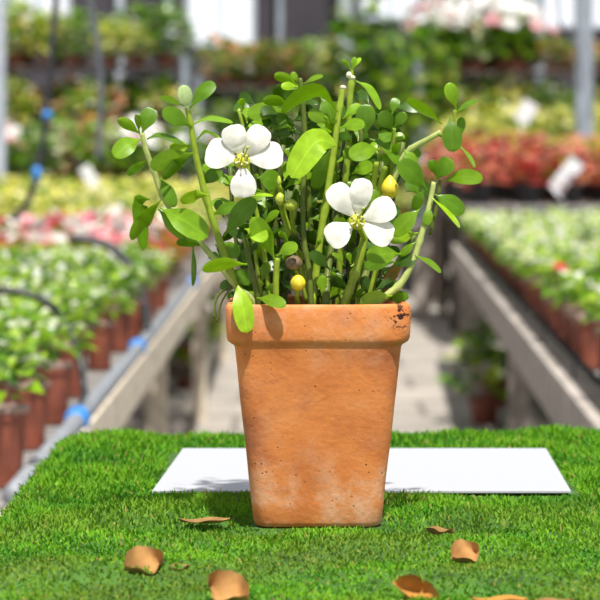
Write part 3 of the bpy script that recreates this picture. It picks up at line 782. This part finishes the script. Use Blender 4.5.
rings += [(zl-.002,.0642,.0520,.014),(zl-.0006,.0664,.0529,.013),(zl+.0012,.0686,.0539,.012),(zl+.0035,.0694,.0544,.011),(zl+.010,.0697,.0548,.010),
          (zr-.009,.0699,.055,.010),(zr-.004,.0698,.055,.010),(zr-.0015,.0694,.0546,.010),(zr-.0003,.0686,.0538,.010),(zr,.0675,.0527,.010),
          (zr,.0650,.0500,.009),(zr-.0008,.0636,.0488,.008),(zr-.003,.0630,.0482,.008),(zr-.02,.0600,.0455,.008)]
pot = MB(); n = len(rrect(.05,.04,.01)); vs = []
rnd = random.Random(5); wob = [(rnd.uniform(20,90),rnd.uniform(0,6),rnd.uniform(.00008,.0002)) for _ in range(5)]
for (z,hx,hy,r) in rings:
    for (x,y) in rrect(hx,hy,r):
        w = sum(a*math.sin(f*(x+y*.7+z*1.3)+p) for f,p,a in wob)
        vs.append((x*(1+w*12), y*(1+w*12), z+w*(.9 if z > .1 else 0)))
fs = [(i*n+j, i*n+(j+1)%n, (i+1)*n+(j+1)%n, (i+1)*n+j) for i in range(len(rings)-1) for j in range(n)]
fs.append(tuple(range(n-1,-1,-1)))
pot.add(vs, fs); potob = pot.build('pot', 'terracotta', hero)
# soil
m = MB(); ns = len(rrect(.06,.045,.008)); vs = []
for q in (1,.7,.4,.1):
    for (x,y) in rrect(.0612,.0467,.008): vs.append((x*q, y*q, zr-.011+.004*(1-q)+random.uniform(-.0012,.0012)))
fs = [(i*ns+j, i*ns+(j+1)%ns, (i+1)*ns+(j+1)%ns, (i+1)*ns+j) for i in range(3) for j in range(ns)]+[tuple(3*ns+j for j in range(ns))]
m.add(vs, fs); m.build('soil', 'soil', hero)

def HP(px, py, dd=0):
    """a point of the plant: dd metres in front (+) of the plant's middle plane"""
    return P(px, py, YC-dd)-ORG
SCL = F/YC
STEMS = []
def stem(pts, w, dd, mat='stem_green', nodes=(), scar=False):
    """pts: (px,py) from tip to base; w=(tip,base) in px; dd=(tip,base) depth"""
    if len(pts[-1]) == 2:
        pass
    path = [HP(x, y, dd[0]+(dd[1]-dd[0])*i/(len(pts)-1)) for i,(x,y) in enumerate(pts)]
    # root the stem in the soil
    last = path[-1].copy()
    if last.z < zr+.02: path.append(Vector((max(-.054,min(.054,last.x)), max(-.038,min(.038,last.y+.004)), zr-.014)))
    sm = smooth_path([tuple(p) for p in path], 5); k_ = len(sm)
    rad = []
    for i in range(k_):
        t = i/(k_-1); r = (w[0]+(w[1]-w[0])*t)/2/SCL
        rad.append(r)
    for nt_ in nodes:
        i = int(nt_*(k_-1)); rad[i] *= 1.28
    m = MB(); m.tube(sm, rad, 10); o = m.build('stem', mat, hero)
    if scar:
        s = MB(); p0 = Vector(sm[0]); d = (p0-Vector(sm[1])).normalized(); s.tube([p0-d*.001, p0+d*.0012, p0+d*.002], [rad[0]*1.15,rad[0]*1.1,rad[0]*.6], 8)
        tag(s.build('cut_tip', 'scar', o), 'pale dry cut tip')
    STEMS.append((o, [((x,y), dd[0]+(dd[1]-dd[0])*i/(len(pts)-1)) for i,(x,y) in enumerate(pts)]))
    return o
S1 = stem([(187,108),(190,122),(197,160),(208,205),(221,245),(234,280),(245,300)], (5,9.5), (.03,.02), 'stem_green', (.15,.42))
S2 = stem([(142,133),(146,150),(155,175),(162,195),(176,216),(196,238),(217,262),(236,286),(252,300)], (5,6.5), (.035,.02), 'stem_pale', (.2,.35))
S3 = stem([(343,88),(339,112),(334,150),(328,190),(320,240),(314,290),(312,302)], (5.5,9), (.0,.015), 'stem_green', (.12,.5), True)
S4 = stem([(352,78),(350,100),(348,150),(342,220),(338,302)], (6,7), (-.015,-.01), 'stem_green', (.1,), True)
S5 = stem([(434,182),(429,207),(420,240),(412,264),(401,283),(386,296),(378,303)], (5,8), (.02,.03), 'stem_pale', (.3,.6))
S6 = stem([(441,132),(425,141),(411,149),(401,162),(388,195),(374,240),(360,302)], (5.5,8), (.01,-.005), 'stem_pale', (.3,))
S7 = stem([(366,225),(362,250),(353,280),(345,303)], (8,9), (.022,.03), 'stem_green', (.45,))
S8 = stem([(245,238),(249,260),(255,285),(258,302)], (5,6), (.045,.04), 'stem_olive')
S9 = stem([(277,258),(276,280),(276,302)], (6,6.5), (.042,.04), 'stem_green')
S10 = stem([(307,150),(303,190),(304,240),(309,270),(311,302)], (5,6), (.01,.022), 'stem_olive', (.5,))
S11 = stem([(300,78),(303,105),(306,150),(310,220),(318,302)], (4.5,7), (-.01,-.01), 'stem_olive')
S12 = stem([(394,128),(392,150),(391,175),(384,230),(370,302)], (4.5,6), (.0,-.01), 'stem_green')
S13 = stem([(376,162),(373,190),(368,235),(358,302)], (6,6), (.008,-.01), 'stem_green')
S14 = stem([(386,166),(378,195),(372,240),(362,302)], (6,6), (.003,-.015), 'stem_green')
S15 = stem([(239,112),(243,128),(248,170),(262,240),(270,302)], (3,6), (.005,.01), 'stem_green')
S16 = stem([(340,195),(331,250),(327,280),(326,302)], (6,9), (-.01,.025), 'stem_olive')
S17 = stem([(415,235),(398,262),(380,290),(368,302)], (5,8), (-.005,.01), 'stem_olive')
S18 = stem([(352,70),(352,74),(352,79)], (2.5,3.5), (-.015,-.015), 'stem_green')
S19 = stem([(440,180),(437,205),(430,235)], (4,4), (.012,.015), 'stem_olive')
S20 = stem([(455,110),(453,125),(446,135),(439,134)], (3.5,5), (.012,.01), 'stem_green')

LEAVES = [  # base, (mid), tip, width px, extra depth of base, depth change to the tip, material
 ((140,134),(118,119),10,0,.01,'g'), ((142,134),(153,108),17,0,-.004,'d'), ((139,132),(137,114),7,0,.006,'g'), ((141,139),(114,157),19,.002,.012,'g'),
 ((147,139),(160,136),(184,145),9,0,.004,'d'), ((193,153),(150,167),17,.004,.014,'g'), ((190,155),(163,179),9,.006,.012,'d'), ((148,160),(128,176),7,0,-.01,'d'),
 ((192,127),(162,111),17,.002,.012,'d'), ((188,110),(183,85),14,.002,.004,'p'), ((190,108),(215,83),15,.002,-.004,'d'), ((184,106),(160,99),4.5,0,-.01,'g'),
 ((194,124),(208,119),(233,123),9,0,.004,'g'), ((191,146),(170,150),14,-.004,.004,'b'), ((197,139),(208,132),(224,143),3.5,.002,.01,'g'),
 ((290,105),(263,100),9,.01,.012,'g'), ((287,112),(247,115),18,.004,.008,'g'), ((291,128),(268,120),15,.004,0,'d'),
 ((298,86),(274,75),9,0,.008,'g'), ((298,87),(281,87),9,.002,.006,'b'), ((298,84),(292,72),7,-.002,0,'g'), ((303,84),(323,76),7,0,.004,'g'), ((297,88),(287,101),14,0,.004,'d'),
 ((338,112),(322,95),(303,97),(281,113),9,.006,.014,'g'), ((288,108),(268,98),9,0,.005,'g'), ((321,98),(334,121),19,-.004,.004,'d'), ((329,124),(308,112),13,.004,.006,'g'),
 ((343,119),(361,105),10,-.004,-.004,'g'), ((356,81),(368,89),(380,110),10,0,.006,'g'), ((351,70),(342,60),4,0,.002,'g'), ((352,69),(355,57),6,0,0,'g'), ((353,68),(361,58),5,0,0,'b'),
 ((365,137),(366,104),20,.012,-.002,'d'), ((393,131),(380,112),16,.003,.006,'d'), ((392,114),(397,98),10,-.004,-.004,'d'), ((394,128),(406,113),11,0,.002,'d'), ((393,133),(380,140),14,.002,.006,'d'),
 ((380,149),(349,157),19,.012,.012,'g'), ((370,139),(386,146),(398,165),13,.012,.006,'d'), ((442,124),(407,100),7,0,.004,'g'), ((404,150),(415,166),12,.004,.004,'g'),
 ((456,109),(448,83),14,0,.003,'g'), ((455,113),(478,100),7,0,-.004,'d'), ((450,117),(453,152),20,.008,.006,'d'), ((461,138),(461,117),9,-.004,-.002,'d'), ((461,147),(475,168),5.5,.002,.002,'g'),
 ((436,176),(430,160),10,-.002,.002,'d'), ((436,180),(451,159),18,.002,.004,'d'), ((443,181),(483,179),16,.002,.006,'g'),
 ((150,199),(138,206),(143,251),14,-.002,.004,'d'), ((161,200),(131,240),10,.006,.014,'g'), ((160,208),(208,237),25,.006,.006,'g'), ((158,209),(186,238),16,.002,.0,'g'),
 ((209,195),(180,201),10,.006,.012,'b'), ((205,246),(176,243),8,0,.004,'d'), ((193,244),(193,286),4.5,-.006,-.002,'d'), ((160,178),(175,207),13,.002,.004,'d'),
 ((224,236),(255,198),20,.008,.004,'d'), ((275,260),(253,217),19,.006,.010,'g'), ((245,229),(267,240),16,.004,.010,'b'), ((252,196),(273,196),5,.02,.004,'b'),
 ((277,256),(298,246),13,0,.004,'g'), ((257,178),(279,183),21,.01,-.004,'d'), ((247,264),(202,270),10,.006,.012,'b'), ((238,286),(247,333),20,.027,.012,'b'),
 ((257,298),(286,306),13,.012,.012,'g'), ((270,298),(275,284),11,.0,.002,'d'),
 ((418,233),(389,241),13,.006,.010,'b'), ((420,209),(393,236),18,.003,.003,'g'), ((401,254),(366,256),19,.03,.012,'g'), ((396,262),(364,268),13,.022,.004,'d'), ((415,255),(441,273),8,.002,.004,'g'),
 ((407,258),(382,294),10,.0,.002,'w'), ((416,242),(400,256),8,.0,.002,'g'), ((392,296),(360,303),13,.006,.006,'b'),
 ((427,190),(399,161),21,.008,.010,'d'), ((434,194),(464,213),18,.002,.0,'d'), ((432,198),(460,228),8,.004,.006,'b'), ((424,190),(414,210),11,-.003,-.003,'d'), ((430,206),(426,226),10,0,.004,'g'),
 ((419,194),(407,180),13,-.004,-.004,'d'), ((336,146),(316,142),(291,178),29,.022,.016,'b'), ((345,180),(356,197),15,0,.002,'g'), ((352,174),(373,165),14,.006,.004,'g'),
 ((365,188),(379,203),13,.004,.004,'g'), ((330,150),(314,190),16,-.004,0,'d'), ((340,128),(365,125),13,.004,.006,'g'), ((340,170),(318,200),12,-.006,0,'d'), ((405,165),(420,150),11,.0,0,'d'),
 ((200,185),(222,170),14,-.006,0,'d'), ((212,215),(238,205),12,-.006,0,'d'), ((215,245),(240,255),16,-.006,.002,'d'), ((228,270),(252,283),14,-.002,.002,'d'), ((384,299),(409,297),11,-.045,.004,'d'), ((390,292),(404,304),11,-.03,.008,'g'), ((252,299),(227,297),12,-.055,.004,'d'), ((258,292),(238,301),12,-.04,.006,'g'),
]
MM = {'g':'leaf_green','d':'leaf_shaded','b':'leaf_bright','p':'leaf_pale','w':'leaf_withered'}
rl = random.Random(21)
for lf in LEAVES:
    mat = MM[lf[-1]]; dt = lf[-2]; db = lf[-3]; w = lf[-4]; pts = lf[:-4]
    b0 = pts[0]; best = None
    for (so, sp_) in STEMS:
        for i in range(len(sp_)-1):
            (x0,y0),d0 = sp_[i]; (x1,y1),d1 = sp_[i+1]
            vx, vy = x1-x0, y1-y0; t = max(0, min(1, ((b0[0]-x0)*vx+(b0[1]-y0)*vy)/(vx*vx+vy*vy)))
            ds_ = math.hypot(b0[0]-x0-vx*t, b0[1]-y0-vy*t)
            if best is None or ds_ < best[0]: best = (ds_, so, d0+(d1-d0)*t)
    _, so, dd = best
    kx_ = len(pts); wp = [HP(p[0],p[1], dd+db+dt*i/(kx_-1)) for i,p in enumerate(pts)]
    ln_ = sum((wp[i+1]-wp[i]).length for i in range(kx_-1))
    if kx_ == 2:
        md = (wp[0]+wp[1])/2+Vector((0,0,1))*ln_*rl.uniform(.02,.08)+Vector((0,-1,0))*ln_*.06; wp = [wp[0],md,wp[1]]
    W = max(w, .40*ln_*SCL)/SCL; roll = math.acos(min(1, w/SCL/W))
    m = MB(); bigb = lf[-1] == 'b' and w >= 19
    leaf_geo(m, wp, W, roll, cup=rl.uniform(.10,.25), thick=.0007, nt=16, petiole=.5 if bigb else .16, rnd=.45 if bigb else .54)
    ob = m.build('leaf', mat, so)
    if lf[-1] == 'p': ob['label'] = 'pale almost white leaf'
    if lf[-1] == 'w': ob['label'] = 'withered orange brown leaf'
# root curls over the left of the rim
m = MB()
m.tube([Vector(p) for p in smooth_path([tuple(HP(*q)) for q in ((236,284,.02),(224,290,.02),(216,300,.02),(214,318,.022))],5)], .0009, 6)
m.tube([Vector(p) for p in smooth_path([tuple(HP(*q)) for q in ((236,286,.02),(228,292,.022),(221,304,.022),(217,322,.022))],5)], .0008, 6)
m.build('rootlet', 'stem_olive', hero)
# inner foliage of the clump
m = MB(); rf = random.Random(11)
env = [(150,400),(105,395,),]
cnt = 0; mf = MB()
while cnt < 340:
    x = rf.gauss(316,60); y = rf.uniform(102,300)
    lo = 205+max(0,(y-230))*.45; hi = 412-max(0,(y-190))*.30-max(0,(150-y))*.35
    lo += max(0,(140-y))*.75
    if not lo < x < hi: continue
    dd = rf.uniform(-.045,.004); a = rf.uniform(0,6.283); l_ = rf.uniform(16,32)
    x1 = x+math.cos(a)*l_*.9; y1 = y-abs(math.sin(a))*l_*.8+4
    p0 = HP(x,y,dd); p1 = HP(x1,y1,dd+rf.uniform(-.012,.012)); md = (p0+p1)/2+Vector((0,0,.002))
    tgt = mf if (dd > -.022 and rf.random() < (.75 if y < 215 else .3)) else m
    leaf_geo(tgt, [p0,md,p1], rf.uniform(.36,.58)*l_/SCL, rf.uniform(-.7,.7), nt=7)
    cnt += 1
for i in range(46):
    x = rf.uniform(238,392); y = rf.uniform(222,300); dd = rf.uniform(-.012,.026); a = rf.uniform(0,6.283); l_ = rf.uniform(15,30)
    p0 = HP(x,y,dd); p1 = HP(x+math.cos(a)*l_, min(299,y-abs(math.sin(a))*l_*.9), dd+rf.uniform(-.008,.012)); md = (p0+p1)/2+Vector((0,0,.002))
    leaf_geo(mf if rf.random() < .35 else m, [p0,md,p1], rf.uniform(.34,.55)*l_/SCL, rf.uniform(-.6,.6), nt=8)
tag(m.build('foliage', 'leaf_inner_shaded', hero), 'dense inner leaves, shade put into their dark green', kind='stuff')
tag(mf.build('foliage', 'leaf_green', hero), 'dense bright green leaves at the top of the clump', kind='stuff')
m = MB()
for i in range(16):
    x0 = rf.uniform(248,385); x1 = 312+(x0-312)*rf.uniform(1.0,1.3)+rf.uniform(-15,15); dd = rf.uniform(-.035,-.005); yt = rf.uniform(120,210)
    pts = [HP(x1,yt,dd),HP((x0+x1)/2+rf.uniform(-6,6),(yt+302)/2,dd),HP(x0,300,dd)]
    pts.append(Vector((max(-.054,min(.054,pts[-1].x)), max(-.038,min(.038,pts[-1].y)), zr-.013)))
    m.tube([Vector(p) for p in smooth_path([tuple(p) for p in pts],4)], rf.uniform(.0016,.0028), 7)
tag(m.build('inner_stems', 'stem_olive', hero), kind='stuff')

# flowers
def flower(cx, cy, dd, tips, label, lean):
    C = HP(cx,cy,dd)
    t = MB(); t.blob(C+Vector((0,-.0006,-.0008)), .0066,.0042,.0060, 14, 9); fl = t.build('flower', 'throat', hero); tag(fl, label)
    for (tx,ty,w) in tips:
        Tp = HP(tx,ty,dd+lean); ln_ = (Tp-C).length; dr = (Tp-C).normalized()
        b0 = C+dr*.0038; md = b0.lerp(Tp,.5)+Vector((0,-.0022,.0))
        m = MB(); leaf_geo(m, [b0, md, Tp+Vector((0,.001,0))], w*1.10/SCL, 0, cup=-.05, thick=.0004, petiole=.60, rnd=.42, peak=1.6, nt=14)
        m.build('petal', 'petal_white', fl)
    for i in range(6):
        a = i*1.047+.5; q = Vector((math.cos(a)*.0048, -.0070, math.sin(a)*.0045))
        s = MB(); s.tube([C+q*.3, C+q*.75+Vector((0,-.001,0)), C+q], .0005, 6); st = s.build('stamen', 'stamen', fl)
        s = MB(); s.blob(C+q+Vector((0,-.0004,0)), .0010,.0010,.0010, 8, 6); s.build('anther', 'stamen' if i % 2 else 'anther', fl)
    s = MB(); e = C+Vector((.0045,-.0075,.0095)); s.tube([C+Vector((0,-.002,0)), C.lerp(e,.5)+Vector((0,-.001,0)), e], [.0011,.0008,.0007], 7); s.blob(e, .0013,.0013,.001, 8, 6)
    s.build('pistil', 'bud_green', fl)
    return fl
flower(242,160,.055, [(231,125,22),(265,127,22),(283,153,25),(244,198,23),(206,150,28)], 'white five petalled flower at upper left with yellow green throat', .006)
flower(357,221,.055, [(332,185,23),(363,178,20),(395,204,23),(393,238,24),(327,241,24)], 'white five petalled flower at lower right with yellow green throat', .006)
# pedicels
m = MB(); m.tube([Vector(p) for p in smooth_path([tuple(HP(*q)) for q in ((243,162,.051),(246,185,.03),(250,215,.012),(256,260,.01),(262,300,.01))],5)], .0016, 7); m.build('flower_stalk', 'stem_green', hero)
m = MB(); m.tube([Vector(p) for p in smooth_path([tuple(HP(*q)) for q in ((357,223,.051),(361,232,.034),(365,240,.024))],5)], .0018, 7); m.build('flower_stalk', 'stem_green', hero)
# buds, seed pods
def bud(cx, cy, dd, w, h, mat, name, label, point=.3, stalk=None):
    m = MB(); m.blob(HP(cx,cy,dd), w/2/SCL, w/2/SCL, h/2/SCL, 12, 9, point, .03); o = m.build(name, mat, hero); tag(o, label)
    if stalk:
        s = MB(); s.tube([Vector(p) for p in smooth_path([tuple(HP(x,y,d)) for x,y,d in stalk],4)], .0017, 7); s.build('stalk', 'stem_green', o)
bud(280,199,.028,10,13,'bud_green','bud','small yellow green bud',.4,[(280,203,.028),(286,225,.015),(300,262,.01),(306,300,.01)])
bud(291,205,.03,13,12,'bud_green','bud','open yellow green bud',.1,[(291,208,.03),(294,230,.015),(304,262,.01),(309,300,.01)])
bud(279,181,.02,5,11,'bud_green','bud','slim bud tip',.5,[(279,184,.02),(285,215,.005),(300,262,.005)])
bud(390,187,.028,18,24,'bud_yellow','seed_pod','yellow speckled pod',.75,[(390,195,.024),(388,220,.01),(378,260,.01),(368,300,.01)])
bud(294,263,.036,17,15,'seed_brown','seed_pod','round brown seed pod',.1,[(295,268,.034),(302,285,.03),(306,300,.028)])
bud(298,283,.042,15,16,'bud_yellow','bud','bright yellow bud',.1,[(298,288,.042),(297,296,.04),(298,303,.035)])
bud(349,75,-.014,6,7,'scar','bud','tiny cream bud at the tip',.2)
bud(239,111,.005,3.5,5,'bud_green','bud','tiny bud on the thin sprout',.3)

# ------------------------------------------------------------------ light, camera
w = bpy.data.worlds.new('World'); scene.world = w; w.use_nodes = True
nt = w.node_tree; bg = nt.nodes['Background']; bg.inputs[1].default_value = 1.0
tc = N(nt, 'ShaderNodeTexCoord'); sp = N(nt, 'ShaderNodeSeparateXYZ'); L(nt, tc.outputs['Generated'], sp.inputs[0])
r = ramp(nt, [(0, (.50,.50,.48)), (.02, (1.25,1.27,1.3)), (.14, (1.05,1.1,1.2)), (.35, (.48,.51,.56))], sp.outputs[2]); L(nt, r.outputs[0], bg.inputs[0])
sd = bpy.data.lights.new('sun', 'SUN'); sd.energy = 6.6; sd.angle = R(1.6); sd.color = (1,.96,.89)
so = bpy.data.objects.new('sun', sd); col.objects.link(so); so.location = (2,-3,6)
EL, AZ = R(66), R(14)
dirn = Vector((math.sin(AZ)*math.cos(EL), -math.cos(AZ)*math.cos(EL), math.sin(EL)))
so.rotation_euler = dirn.to_track_quat('Z','Y').to_euler()

cd = bpy.data.cameras.new('camera'); cam = bpy.data.objects.new('camera', cd); col.objects.link(cam)
cam.location = (0,0,ZC); cam.rotation_euler = (R(90),0,0)
cd.sensor_width = 36; cd.lens = F/600*36; cd.shift_y = -(300-HY)/600
cd.clip_start = .05; cd.clip_end = 200
cd.dof.use_dof = True; cd.dof.focus_distance = 1.635; cd.dof.aperture_fstop = 12
scene.camera = cam
vs_ = scene.view_settings
vs_.view_transform = 'Standard'; vs_.look = 'None'; vs_.gamma = 1; vs_.use_curve_mapping = False; vs_.exposure = 0.0
